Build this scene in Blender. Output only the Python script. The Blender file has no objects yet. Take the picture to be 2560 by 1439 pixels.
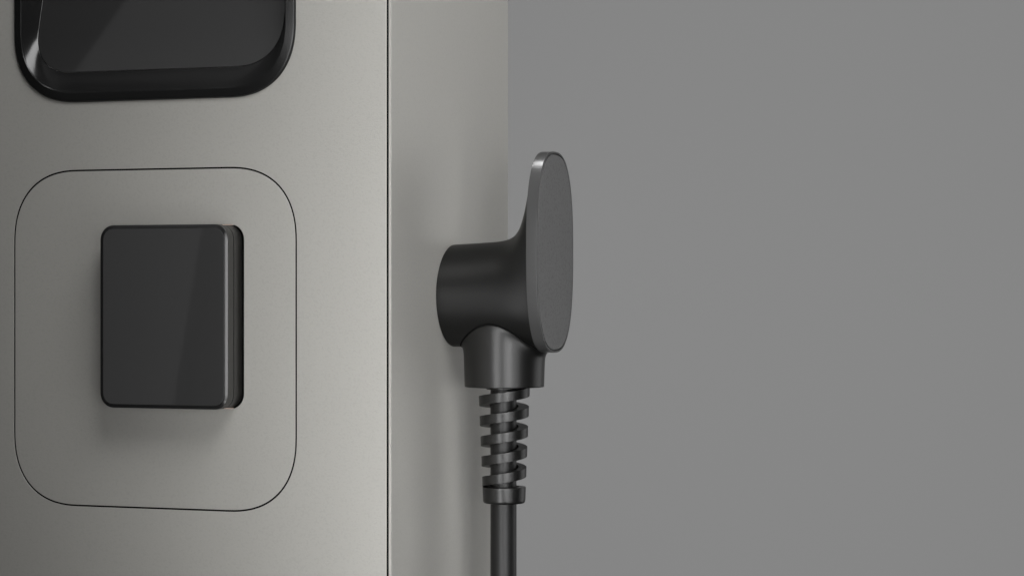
import bpy, bmesh, math
from mathutils import Vector, Matrix

# ------------------------------------------------------------------ camera
scene = bpy.context.scene
MM = 0.001
T = math.radians(20.2886)                       # yaw of the camera against the front panel normal
cam_data = bpy.data.cameras.new("camera")
cam_data.sensor_width = 36.0
cam_data.lens = 84.375
cam_data.clip_start = 0.05
cam_data.clip_end = 100.0
cam = bpy.data.objects.new("camera", cam_data)
scene.collection.objects.link(cam)
cam.location = (0.70913, -1.65691, 0.0)
cam.rotation_euler = (math.radians(90), 0, T)
scene.camera = cam

# ------------------------------------------------------------------ world: seamless grey studio
world = bpy.data.worlds.new("World")
scene.world = world
world.use_nodes = True
bg = world.node_tree.nodes["Background"]
bg.inputs[0].default_value = (0.02, 0.02, 0.02, 1)
bg.inputs[1].default_value = 1.0

# ------------------------------------------------------------------ softboxes
def softbox(name, pos, target, sx, sy, radiance, color=(1, 1, 1), roll=0.0, spread=180):
    d = bpy.data.lights.new(name, 'AREA')
    d.shape = 'RECTANGLE'
    d.size, d.size_y = sx, sy
    d.energy = radiance * math.pi * sx * sy
    d.color = color
    d.spread = math.radians(spread)
    o = bpy.data.objects.new(name, d)
    scene.collection.objects.link(o)
    v = Vector(target) - Vector(pos)
    q = v.to_track_quat('-Z', 'Y').to_matrix().to_4x4()
    o.matrix_world = Matrix.Translation(Vector(pos)) @ q @ Matrix.Rotation(roll, 4, 'Z')
    return o

LIGHTS = [
    ("key_softbox", (1.40, -1.70, 0.0), (0.15, 0.0, 0.0), 0.30, 1.3, 25, 0.40),
    ("camera_side_softbox", (1.00, -1.80, 0.0), (0.15, 0.0, 0.0), 0.45, 1.0, 20, 0.24),
    ("front_strip", (0.02, -0.80, 0.0), (0.13, 0.0, 0.0), 0.15, 0.6, 55, 1.25),
    ("front_right", (0.04, -0.75, 0.0), (0.22, 0.0, 0.0), 0.12, 0.7, 40, 0.12),
    ("bezel_strip", (0.26, -1.47, -0.02), (-0.09, 0.0, -0.02), 0.15, 0.4, 14, 0.075),
    ("low_front_box", (0.04, -0.80, -0.50), (0.09, 0.0, -0.24), 0.25, 0.3, 55, 1.2),
    ("low_right_box", (0.75, -0.60, -0.60), (0.0, 0.0, -0.15), 0.3, 0.3, 40, 0.35),
    ("right_strip", (0.76, -0.40, 0.0), (0.0, 0.0, 0.0), 0.2, 0.8, 180, 3.0),
    ("back_rim_softbox", (1.90, 1.90, 0.0), (0.08, 0.13, 0.0), 1.6, 1.8, 180, 0.95),
    ("top_softbox", (-0.36, 0.0, 1.25), (0.05, 0.1, 0.0), 0.3, 0.3, 60, 4.5),
    ("high_softbox", (0.50, -0.60, 1.00), (0.0, 0.0, 0.0), 0.8, 0.6, 180, 9.5),
    ("screen_side_softbox", (-1.01, -1.68, 1.44), (-0.23, 0.0, 0.18), 0.6, 0.9, 180, 0.30, -0.42),
    ("reader_side_softbox", (-1.36, -1.86, -0.02), (-0.18, 0.0, -0.02), 0.4, 0.8, 180, 0.25, -0.16),
]
for _n, _p, _t, _w, _h, _s, _e, *_r in LIGHTS:
    softbox(_n, _p, _t, _w, _h, _e, spread=_s, roll=_r[0] if _r else 0.0)
# lights that only wash the backdrop wall
WASH = 1.0
softbox("backdrop_wash", (-1.75, 1.2, 2.8), (-1.9, 8.0, 0.4), 6.0, 1.0, 13.1 * WASH)
softbox("backdrop_wash_low", (-1.75, 1.2, -2.8), (-1.9, 8.0, -0.4), 6.0, 1.0, 13.1 * WASH)

scene.view_settings.view_transform = 'Standard'
scene.view_settings.look = 'None'
scene.view_settings.exposure = 0.0
scene.view_settings.gamma = 1.0
scene.view_settings.use_curve_mapping = False
scene.render.resolution_x = 1024
scene.render.resolution_y = 575
scene.render.engine = 'CYCLES'

# ------------------------------------------------------------------ materials
def material(name, color, rough, metallic=0.0, ior=1.45, bump=None, flake=None, coat=0.0, rough_var=0.0):
    m = bpy.data.materials.new(name)
    m.use_nodes = True
    nt = m.node_tree
    p = nt.nodes["Principled BSDF"]
    p.inputs["Base Color"].default_value = (*color, 1)
    p.inputs["Roughness"].default_value = rough
    p.inputs["Metallic"].default_value = metallic
    p.inputs["IOR"].default_value = ior
    p.inputs["Coat Weight"].default_value = coat
    tc = nt.nodes.new("ShaderNodeTexCoord")
    last = None
    for (scale, strength, dist) in (bump or []):
        n = nt.nodes.new("ShaderNodeTexNoise")
        n.inputs["Scale"].default_value = scale
        n.inputs["Detail"].default_value = 2.0
        nt.links.new(tc.outputs["Object"], n.inputs["Vector"])
        b = nt.nodes.new("ShaderNodeBump")
        b.inputs["Strength"].default_value = strength
        b.inputs["Distance"].default_value = dist
        nt.links.new(n.outputs["Fac"], b.inputs["Height"])
        if last:
            nt.links.new(last.outputs["Normal"], b.inputs["Normal"])
        last = b
    if last:
        nt.links.new(last.outputs["Normal"], p.inputs["Normal"])
    if flake:                                   # slight mottling of the pigment
        scale, amt = flake
        n = nt.nodes.new("ShaderNodeTexNoise")
        n.inputs["Scale"].default_value = scale
        n.inputs["Detail"].default_value = 3.0
        nt.links.new(tc.outputs["Object"], n.inputs["Vector"])
        r = nt.nodes.new("ShaderNodeMapRange")
        r.inputs["From Min"].default_value = 0.3
        r.inputs["From Max"].default_value = 0.5
        r.inputs["To Min"].default_value = 1 - amt
        r.inputs["To Max"].default_value = 1 + amt
        nt.links.new(n.outputs["Fac"], r.inputs["Value"])
        mx = nt.nodes.new("ShaderNodeVectorMath")
        mx.operation = 'SCALE'
        mx.inputs[0].default_value = color
        nt.links.new(r.outputs["Result"], mx.inputs["Scale"])
        nt.links.new(mx.outputs["Vector"], p.inputs["Base Color"])
    if rough_var:
        n = nt.nodes.new("ShaderNodeTexNoise")
        n.inputs["Scale"].default_value = 9.0
        n.inputs["Detail"].default_value = 4.0
        nt.links.new(tc.outputs["Object"], n.inputs["Vector"])
        r = nt.nodes.new("ShaderNodeMapRange")
        r.inputs["To Min"].default_value = rough - rough_var
        r.inputs["To Max"].default_value = rough + rough_var
        nt.links.new(n.outputs["Fac"], r.inputs["Value"])
        nt.links.new(r.outputs["Result"], p.inputs["Roughness"])
    return m

M_PAINT = material("grey_beige_metallic_paint", (0.40, 0.392, 0.367), 0.40, metallic=0.3,
                   bump=[(1100, 0.35, 0.0003)], flake=(620, 0.03), rough_var=0.02)
M_PLASTIC = material("black_moulded_plastic", (0.0040, 0.0040, 0.0038), 0.34, ior=1.5, bump=[(900, 0.2, 0.0003)], rough_var=0.03)
M_BODY = material("black_matt_plug_plastic", (0.0042, 0.0042, 0.0040), 0.39, ior=1.37, bump=[(900, 0.2, 0.0003)], rough_var=0.03)
M_RIM = material("black_satin_rim", (0.045, 0.045, 0.045), 0.28, bump=[(700, 0.06, 0.0003)])
M_FACE = material("black_grained_plastic", (0.078, 0.078, 0.078), 0.48, bump=[(700, 0.5, 0.0004)], flake=(520, 0.24))
M_CABLE = material("black_rubber", (0.006, 0.006, 0.006), 0.42, ior=1.42, bump=[(900, 0.08, 0.0003)])
M_FRAME = material("black_gloss_frame", (0.009, 0.009, 0.009), 0.21)
M_GLASS = material("black_glass", (0.026, 0.026, 0.026), 0.03)
M_READER_GLASS = material("dark_reader_glass", (0.034, 0.034, 0.034), 0.03)
M_READER = material("dark_reader_housing", (0.016, 0.0155, 0.0145), 0.42, bump=[(1400, 0.08, 0.0003)])
M_BEZEL = material("satin_bezel", (0.014, 0.014, 0.014), 0.16)
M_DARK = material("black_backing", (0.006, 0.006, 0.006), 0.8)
M_WALL = material("matte_grey_backdrop", (0.30, 0.30, 0.30), 1.0)
M_WALL.node_tree.nodes["Principled BSDF"].inputs["Specular IOR Level"].default_value = 0.0
M_GAP_SHADE = material("black_gap_shade", (0.003, 0.003, 0.003), 0.9)  # near-black colour for shade inside the panel gaps and boot seam
M_GAP_SHADE.node_tree.nodes["Principled BSDF"].inputs["Specular IOR Level"].default_value = 0.1
M_GLINT = bpy.data.materials.new("warm_edge_glint")  # glow put in for the lit edge of the reader hole
M_GLINT.use_nodes = True
_p = M_GLINT.node_tree.nodes["Principled BSDF"]
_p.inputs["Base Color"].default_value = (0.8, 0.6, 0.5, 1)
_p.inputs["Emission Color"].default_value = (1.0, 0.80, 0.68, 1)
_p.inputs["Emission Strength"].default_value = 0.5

# ------------------------------------------------------------------ helpers
C = scene.collection

def thing(name, label, cat, loc):
    o = bpy.data.objects.new(name, None)
    o.empty_display_size = 0.05
    o.location = loc
    o["label"] = label
    o["category"] = cat
    C.objects.link(o)
    return o

def build(name, verts, faces, mat, parent=None, flat=(), angle=35, label=None, weighted=True):
    """verts in millimetres, in world axes; linked as one mesh object"""
    off = Vector((0, 0, 0))
    p = parent
    while p is not None:
        off += p.location
        p = p.parent
    me = bpy.data.meshes.new(name)
    me.from_pydata([Vector(v) * MM - off for v in verts], [], faces)
    bm = bmesh.new()
    bm.from_mesh(me)
    bmesh.ops.recalc_face_normals(bm, faces=bm.faces)
    bm.to_mesh(me)
    bm.free()
    for pol in me.polygons:
        pol.use_smooth = len(pol.vertices) <= 4
    me.set_sharp_from_angle(angle=math.radians(angle))
    fs = set(flat)
    if fs:
        for i in fs:
            me.polygons[i].use_smooth = False
    me.materials.append(mat)
    o = bpy.data.objects.new(name, me)
    C.objects.link(o)
    if weighted:                                # flat runs stay flat beside small rounded edges
        w = o.modifiers.new("weighted_normals", 'WEIGHTED_NORMAL')
        w.mode = 'FACE_AREA'
        w.weight = 100
        w.keep_sharp = True
    if parent is not None:
        o.parent = parent
    if label:
        o["label"] = label
    return o

def squircle(cx, cz, w, h, r, n=2.4, k=24):
    """rounded rectangle with continuous-curvature corners, 4*(k+1) points, counter-clockwise"""
    pts = []
    for q, (sx, sz) in enumerate(((1, 1), (-1, 1), (-1, -1), (1, -1))):
        for i in range(k + 1):
            a = math.pi / 2 * i / k
            c, s = math.cos(a), math.sin(a)
            u, v = abs(c) ** (2 / n), abs(s) ** (2 / n)
            if q % 2:
                u, v = v, u
            pts.append((cx + sx * (w / 2 - r + r * u), cz + sz * (h / 2 - r + r * v)))
    return pts

def loft(rings, closed_first=None, closed_last=None):
    """rings of equal-length 3D point lists; optional cap (fan to centre)"""
    V, Fc = [], []
    n = len(rings[0])
    for r in rings:
        V += r
    for j in range(len(rings) - 1):
        for i in range(n):
            a, b = j * n + i, j * n + (i + 1) % n
            Fc.append((a, b, b + n, a + n))
    for cap, j in ((closed_first, 0), (closed_last, len(rings) - 1)):
        if cap:
            Fc.append(tuple(range(j * n, j * n + n)))
    return V, Fc

def ring_y(pts, y):
    return [(x, y if not callable(y) else y(x, z), z) for x, z in pts]

def plate(name, outer, holes, y0, y1, r, mat, parent, label=None, segs=4, router=None):
    """flat plate facing -Y with rounded front edges. outer/holes: functions f(offset)->2D outline;
    offset > 0 shrinks the material."""
    bm = bmesh.new()
    loops = []
    ro = router or r
    for fn, rr in [(outer, ro)] + [(h, r) for h in holes]:
        rings = []
        for s in range(segs + 1):
            a = math.pi / 2 * s / segs
            off = rr * (1 - math.sin(a))
            yy = y0 + rr * (1 - math.cos(a))
            rings.append(([Vector((x, yy, z)) for x, z in fn(off)]))
        rings.append([Vector((x, y1, z)) for x, z in fn(0)])
        bmr = [[bm.verts.new(v) for v in rg] for rg in rings]
        n = len(bmr[0])
        for j in range(len(bmr) - 1):
            for i in range(n):
                f = bm.faces.new((bmr[j][i], bmr[j][(i + 1) % n], bmr[j + 1][(i + 1) % n], bmr[j + 1][i]))
                f.smooth = True
        loops.append(bmr)
    for idx in (0, -1):
        es = []
        for bmr in loops:
            rg = bmr[idx]
            for i in range(len(rg)):
                e = bm.edges.get((rg[i], rg[(i + 1) % len(rg)]))
                es.append(e)
        res = bmesh.ops.triangle_fill(bm, use_beauty=True, use_dissolve=False, edges=es)
        for g in res["geom"]:
            if isinstance(g, bmesh.types.BMFace):
                g.smooth = False
    bmesh.ops.recalc_face_normals(bm, faces=bm.faces)
    off = Vector((0, 0, 0))
    p = parent
    while p is not None:
        off += p.location
        p = p.parent
    for v in bm.verts:
        v.co = v.co * MM - off
    me = bpy.data.meshes.new(name)
    bm.to_mesh(me)
    bm.free()
    me.materials.append(mat)
    o = bpy.data.objects.new(name, me)
    C.objects.link(o)
    if parent is not None:
        o.parent = parent
    if label:
        o["label"] = label
    return o

def rect(x0, x1, z0, z1):
    def fn(off):
        return [(x1 - off, z1 - off), (x0 + off, z1 - off), (x0 + off, z0 + off), (x1 - off, z0 + off)]
    return fn

def sq(cx, cz, w, h, r, n=2.4, k=24, grow=False):
    s = 1 if grow else -1
    def fn(off):
        return squircle(cx, cz, w + s * 2 * off, h + s * 2 * off, max(r + s * off, 0.2), n, k)
    return fn

# ------------------------------------------------------------------ backdrop wall
V = [(x, y, z) for y in (8000, 8100) for x in (-12000, 8000) for z in (-4500, 4500)]
bd = build("backdrop_wall", V, [(0, 1, 3, 2), (4, 5, 7, 6), (0, 1, 5, 4), (2, 3, 7, 6), (0, 2, 6, 4), (1, 3, 7, 5)],
           M_WALL, angle=30)
bd["kind"] = "structure"
bd["label"] = "plain even mid grey studio backdrop behind the station"

# ------------------------------------------------------------------ charging station
ZB, ZT = -900.0, 305.0
station = thing("charging_station",
                "warm grey metal charging station column with dark screen and square black reader on its front",
                "charging station", (-0.202, 0.125, ZB * MM))

# shell: a U-shaped sheet column whose front lips frame the front panel
def corner(cx, cy, r, a0, a1, k=5):
    return [(cx + r * math.cos(math.radians(a0 + (a1 - a0) * i / k)),
             cy + r * math.sin(math.radians(a0 + (a1 - a0) * i / k))) for i in range(k + 1)]
XR, XL, DEP, RE = 0.0, -404.0, 251.5, 0.2
GX0, GX1 = -343.2, -2.12
prof = []
prof += corner(XR - RE, DEP - RE, RE, 0, 90)
prof += corner(XL + RE, DEP - RE, RE, 90, 180)
prof += corner(XL + 3, 3, 3, 180, 270)
prof += corner(GX0 - RE, RE, RE, 270, 360)
prof += [(GX0, 70), (GX1, 70)]
prof += corner(GX1 + RE, RE, RE, 180, 270)
prof += corner(XR - RE, RE, RE, 270, 360)
V, Fc = loft([[(x, y, ZB) for x, y in prof], [(x, y, ZT) for x, y in prof]], True, True)
shell = build("shell", V, Fc, M_PAINT, station, angle=40)
for i, pol in enumerate(shell.data.polygons):
    if pol.area > 2e-3:
        pol.use_smooth = False

HC = (-202.4, -39.4)                                    # hatch centre
CW, CH, CR = 247.4, 263.7, 58.0
SCR_Z0, SCR_Z1 = 146.15, 291.0                          # screen frame bottom/top
SC = (-202.4, (SCR_Z0 + SCR_Z1) / 2)
SH = SCR_Z1 - SCR_Z0

plate("front_panel", rect(-341.3, -3.75, ZB + 3, ZT - 3),
      [sq(HC[0], HC[1], CW + 1.3, CH + 1.3, CR + .65, grow=True),
       sq(SC[0], SC[1], CW - 6, SH - 6, CR - 3, grow=True)],
      0.0, 3.0, 0.15, M_PAINT, station, router=0.15)
RC = (-180.8, -22.0)                                    # reader centre
plate("hatch_panel", sq(HC[0], HC[1], CW - 1.3, CH - 1.3, CR - .65),
      [sq(RC[0], RC[1], 116.1, 141.9, 12.5, 2.15, 12, grow=True)],
      0.0, 3.0, 0.15, M_PAINT, station)

# black plate added to deepen the shade in the gaps, open behind the screen
plate("gap_shade_plate", rect(GX0 + 0.3, GX1 - 0.3, ZB + 2, ZT - 2),
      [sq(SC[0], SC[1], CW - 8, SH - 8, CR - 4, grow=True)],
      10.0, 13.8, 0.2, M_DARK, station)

# black strips added as the shade in the seams, just below the surface
V, Fc = [], []
def slab_box(x0, x1, y0, y1, z0, z1):
    v = [(x, y, z) for x in (x0, x1) for y in (y0, y1) for z in (z0, z1)]
    return v, [(0, 1, 3, 2), (4, 5, 7, 6), (0, 1, 5, 4), (2, 3, 7, 6), (0, 2, 6, 4), (1, 3, 7, 5)]
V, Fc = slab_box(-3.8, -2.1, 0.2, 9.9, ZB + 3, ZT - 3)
build("corner_gap_shade", V, Fc, M_GAP_SHADE, station, angle=30)
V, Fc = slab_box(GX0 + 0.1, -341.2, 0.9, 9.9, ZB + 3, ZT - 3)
build("corner_gap_shade", V, Fc, M_GAP_SHADE, station, angle=30)
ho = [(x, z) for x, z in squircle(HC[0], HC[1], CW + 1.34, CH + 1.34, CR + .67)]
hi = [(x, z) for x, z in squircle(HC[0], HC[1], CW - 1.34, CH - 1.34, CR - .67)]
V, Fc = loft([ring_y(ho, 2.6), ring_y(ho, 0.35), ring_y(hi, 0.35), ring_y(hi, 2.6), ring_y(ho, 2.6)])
build("hatch_gap_shade", V, Fc, M_GAP_SHADE, station, angle=30)

# ------------------------------------------------------------------ screen
K = 40
def fr(inset, y, w=CW, h=SH, r=CR, n=2.4):
    return ring_y(squircle(SC[0], SC[1], w - 2 * inset, h - 2 * inset, r - inset, n, K), y)
TILT = 0.26
GZ0 = 169.7
GW, GH, GR = 217.6, 102.0, 37.0
GC = (-202.4, GZ0 + GH / 2)
gy = lambda x, z: 1.7 + TILT * (z - GZ0)
def gl(inset, dy=0.0):
    return [(x, gy(x, z) + dy, z) for x, z in squircle(GC[0], GC[1], GW - 2 * inset, GH - 2 * inset, GR - inset, 2.3, K)]
rings = [fr(0.15, 3.0), fr(0.0, -0.1), fr(0.1, -0.5), fr(0.8, -1.75), fr(0.95, -1.95), fr(1.2, -2.1), fr(1.6, -2.2),
         fr(7.0, -3.4), fr(7.35, -3.42), fr(7.65, -3.32), fr(7.88, -3.12), fr(8.0, -2.8)]
lip, inner = fr(8.0, -2.8), gl(0.0)
for s in (0.08, 0.2, 0.35, 0.5, 0.65, 0.8, 0.9, 0.97):
    bulge = 0.5 * math.sin(math.pi * s)                 # slightly hollow wall
    rings.append([(a[0] + (b[0] - a[0]) * s, a[1] + (b[1] - a[1]) * s + bulge, a[2] + (b[2] - a[2]) * s)
                  for a, b in zip(lip, inner)])
rings += [inner, gl(0.25, 0.2), gl(0.25, 3.0)]
V, Fc = loft(rings)
frame = build("screen_frame", V, Fc, M_FRAME, station, angle=32)
V, Fc = loft([gl(1.0, 0.12), gl(0.7, 0.2), gl(0.6, 0.5), gl(0.6, 2.5)], True, True)
build("screen_glass", V, Fc, M_GLASS, frame, angle=32)

# ------------------------------------------------------------------ card reader
def rd(inset, y, w=110.5, h=141.0, r=12.0):
    return ring_y(squircle(RC[0], RC[1], w - 2 * inset, h - 2 * inset, r - inset, 2.15, 16), y)
V, Fc = loft([rd(2.0, -12.1), rd(0.35, -12.1), rd(0.1, -12.3), rd(0, -12.6), rd(0, -20.9), rd(0.06, -21.15), rd(0.25, -21.28),
              rd(0.6, -21.28), rd(0.6, -20.8)], True, True)
reader = build("card_reader", V, Fc, M_READER, station, angle=28)
V, Fc = loft([rd(0.25, -20.9), rd(0.25, -21.3), rd(0.4, -21.42), rd(2.25, -22.0), rd(2.4, -22.02), rd(2.48, -21.9), rd(2.55, -21.0)], True, True)
build("reader_bezel", V, Fc, M_BEZEL, reader, angle=28)
V, Fc = loft([rd(0.25, 2.5), rd(0.25, -10.1), rd(0.4, -10.4), rd(0.8, -10.55), rd(1.8, -10.55), rd(1.8, -12.05)], True, True)
build("reader_base", V, Fc, M_READER, reader, angle=28)
V, Fc = loft([rd(2.75, -21.2), rd(2.75, -21.95), rd(2.85, -22.08), rd(3.1, -22.12)], True, True)
build("reader_glass", V, Fc, M_READER_GLASS, reader, angle=50)
for z in (48.75, -92.75):  # glowing strips added as glints on the hole's top and bottom edges
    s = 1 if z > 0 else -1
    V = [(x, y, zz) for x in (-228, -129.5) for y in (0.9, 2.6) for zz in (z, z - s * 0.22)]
    build("edge_glint", V, [(0, 1, 3, 2), (4, 5, 7, 6), (0, 1, 5, 4), (2, 3, 7, 6), (0, 2, 6, 4), (1, 3, 7, 5)],
          M_GLINT, reader)

# ------------------------------------------------------------------ charging plug
plug = thing("charging_plug",
             "black charging plug with oval end plate and hanging cable in the station side",
             "charging plug", (0.042, 0.1296, ZB * MM))
AX, R0, XS = -6.15, 40.75, 75.9
def sect(X):
    u = min(max(X / XS, 0), 1)
    top = AX + R0 + 4 * u + (106.0 - AX - R0 - 4) * u ** 8
    bot = AX - R0 - (50.0 + AX - R0) * u ** 3
    a = R0 + 1.6 * u ** 8
    n = 2 + 0.65 * u ** 6
    yc = 129.3 + 1.1 * u
    return top, bot, a, n, yc
def sring(X, sc=1.0, N=160):
    top, bot, a, n, yc = sect(X)
    c, b = (top + bot) / 2, (top - bot) / 2 * sc
    a *= sc
    out = []
    for i in range(N):
        p = 2 * math.pi * i / N
        co, si = math.cos(p), math.sin(p)
        out.append((X, yc + a * math.copysign(abs(co) ** (2 / n), co), c + b * math.copysign(abs(si) ** (2 / n), si)))
    return out
def oval(X, inset, N=200, n=2.65):
    out = []
    for i in range(N):
        p = 2 * math.pi * i / N
        co, si = math.cos(p), math.sin(p)
        out.append((X, 130.4 + (43.75 - inset) * math.copysign(abs(co) ** (2 / n), co),
                    28.2 + (79.1 - inset) * math.copysign(abs(si) ** (2 / n), si)))
    return out
# body: from the socket to the back of the end plate
xs = [0.4 + 60 * i / 24 for i in range(25)] + [60.4 + (XS - 60.4) * i / 36 for i in range(1, 37)]
rings = [sring(0.15, 0.985), sring(0.25, 0.995)] + [sring(x) for x in xs]
V, Fc = loft(rings, True, True)
body = build("plug_body", V, Fc, M_BODY, plug, angle=50, weighted=False)
# end plate rim
V, Fc = loft([oval(XS - 0.1, 2.0), oval(XS, 0.5), oval(XS + .12, 0.15), oval(XS + .4, 0.0), oval(84.5, 0.0), oval(84.72, 0.06),
              oval(84.9, 0.25), oval(84.95, 0.45), oval(84.95, 1.45), oval(84.9, 1.55), oval(84.5, 1.6), oval(83.2, 1.6)], True, True)
rim = build("end_plate", V, Fc, M_RIM, plug, angle=30)
V, Fc = loft([oval(83.0, 2.5), oval(84.9, 2.5), oval(85.05, 2.6), oval(85.1, 2.85)], True, True)
build("plate_cover", V, Fc, M_FACE, rim, angle=40)

# boot under the body
BX, BY, ZBOOT = 42.25, 129.6, -78.5
def zlow(X, Y):
    top, bot, a, n, yc = sect(min(max(X, 0.4), XS))
    c, b = (top + bot) / 2, (top - bot) / 2
    t = min(abs((Y - yc) / a), 0.999)
    return c - b * (1 - t ** n) ** (1 / n)
NB = 144
def bring(rad, zfun):
    out = []
    for i in range(NB):
        p = 2 * math.pi * i / NB
        x, y = BX + rad * math.cos(p), BY + rad * math.sin(p)
        out.append((x, y, zfun(x, y, p)))
    return out
RT = 34.1
flare = lambda p: 1.2 + 1.9 * max(0.0, math.cos(p)) ** 2 + 0.6 * max(0.0, -math.cos(p)) ** 2
def boot_ring(d, s=None):
    """d mm below the seam (s=None) or fraction s of the straight part"""
    out = []
    for i in range(NB):
        p = 2 * math.pi * i / NB
        r = RT
        rt = 32.4 + flare(p)
        xt, yt = BX + rt * math.cos(p), BY + rt * math.sin(p)
        zt = zlow(xt, yt) - 0.75
        dd = d if s is None else 9.0 + s * ((zt - ZBOOT) - 9.0 - 0.9)
        z = zt - dd
        base = 31.6 + 0.85 * (z - ZBOOT) / 30.0
        r = base + (rt - 31.6 - 0.85 * (zt - ZBOOT) / 30.0) * math.exp(-(dd / 2.6)) * (1.0)
        out.append((BX + r * math.cos(p), BY + r * math.sin(p), z))
    return out
top_in = []
top_e = []
for i in range(NB):
    p = 2 * math.pi * i / NB
    rt = 32.4 + flare(p)
    for lst, dr, dz in ((top_in, -2.2, 2.2), (top_e, -0.55, 0.12)):
        r = rt + dr
        x, y = BX + r * math.cos(p), BY + r * math.sin(p)
        lst.append((x, y, zlow(x, y) - 0.75 + dz))
rings = [top_in, top_e] + [boot_ring(d) for d in (0.0, 0.35, 0.8, 1.4, 2.1, 3.0, 4.0, 5.2, 6.5, 8.0)] + \
        [boot_ring(0, s) for s in (0.0, 0.25, 0.5, 0.75, 1.0)]
for rr, zz in ((31.5, -78.15), (31.25, -78.42), (30.8, -78.5), (14, -78.5)):
    rings.append(bring(rr, lambda x, y, p, zz=zz: zz))
V, Fc = loft(rings, False, True)
boot = build("cable_boot", V, Fc, M_PLASTIC, plug, angle=60)
# black tube standing for the groove's shade round the top of the boot
def tube(path, rad, closed, k=8):
    V, Fc = [], []
    n = len(path)
    P = [Vector(p) for p in path]
    for i in range(n):
        t = (P[(i + 1) % n] - P[i - 1]).normalized() if closed else (P[min(i + 1, n - 1)] - P[max(i - 1, 0)]).normalized()
        up = Vector((0, 0, 1)) if abs(t.z) < 0.9 else Vector((1, 0, 0))
        a = t.cross(up).normalized()
        b = t.cross(a).normalized()
        for j in range(k):
            q = 2 * math.pi * j / k
            V.append(P[i] + a * (rad * math.cos(q)) + b * (rad * math.sin(q)))
    m = n if closed else n - 1
    for i in range(m):
        for j in range(k):
            a0, a1 = i * k + j, i * k + (j + 1) % k
            b0, b1 = ((i + 1) % n) * k + j, ((i + 1) % n) * k + (j + 1) % k
            Fc.append((a0, a1, b1, b0))
    return V, Fc
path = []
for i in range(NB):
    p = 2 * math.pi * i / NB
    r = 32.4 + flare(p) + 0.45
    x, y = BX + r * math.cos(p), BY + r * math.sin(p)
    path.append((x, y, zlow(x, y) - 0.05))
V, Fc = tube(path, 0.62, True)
build("seam_shade", V, Fc, M_GAP_SHADE, boot, angle=60)

# cable with its spiral strain relief and collar
CX = 41.45
def circ(r, z, N=72, cx=CX):
    return [(cx + r * math.cos(2 * math.pi * i / N), BY + r * math.sin(2 * math.pi * i / N), z) for i in range(N)]
V, Fc = loft([circ(10.4, -76), circ(10.4, -200), circ(10.4, -500), circ(10.4, -880)], True, True)
build("cable", V, Fc, M_CABLE, plug, angle=60)
V, Fc = loft([circ(14.4, -77, cx=BX), circ(14.4, -80.0, cx=BX), circ(14.1, -80.4, cx=BX), circ(13.6, -80.5, cx=BX), circ(10.2, -80.5)], True, True)
build("boot_ring", V, Fc, M_PLASTIC, boot, angle=40)
SX = 42.0
cc = lambda r, z: circ(r, z, 96, SX)
V, Fc = loft([cc(12.2, -168), cc(12.2, -157.9), cc(12.4, -157.6), cc(16.9, -157.6), cc(17.2, -157.75), cc(17.3, -158.2),
              cc(16.95, -168.0), cc(16.7, -169.4), cc(16.1, -170.3), cc(15.3, -170.6), cc(10.2, -170.6)])
build("strain_collar", V, Fc, M_PLASTIC, plug, angle=35)
# helix: at the camera-left side (-R direction) the upper edge sits at z0 - k*pitch
PITCH, HB = 15.97, 7.65
ZL0 = -85.85
left = math.pi + T                                          # polar angle of the -R direction
V, Fc = [], []
turns0, turns1 = -0.78, 4.03
NH = 460
for i in range(NH + 1):
    t = turns0 + (turns1 - turns0) * i / NH
    # going down: left -> back -> right -> front; back is at angle decreasing from left
    a = left - 2 * math.pi * t
    zt = ZL0 - PITCH * t
    f = (ZL0 - zt) / (PITCH * 4)
    ro = 20.15 - 2.65 * f
    ri = 11.6
    g = min(1.0, max(0.15, (turns1 - t) / 0.12))
    zb = max(zt - HB, -157.6) if t > 3.95 else zt - HB
    e = 0.3
    sec = [(ri, zt), (ro - e, zt), (ro - .08, zt - .1), (ro, zt - e), (ro - .12, zb + e), (ro - .2, zb + .1), (ro - .12 - e, zb), (ri, zb)]
    ca, sa = math.cos(a), math.sin(a)
    for r, z in sec:
        V.append((SX + r * ca, BY + r * sa, z))
k = 8
for i in range(NH):
    for j in range(k):
        a0, a1 = i * k + j, i * k + (j + 1) % k
        Fc.append((a0, a1, a1 + k, a0 + k))
Fc.append(tuple(range(k)))
Fc.append(tuple(range(NH * k, NH * k + k)))
build("spiral_strain_relief", V, Fc, M_PLASTIC, plug, angle=40)
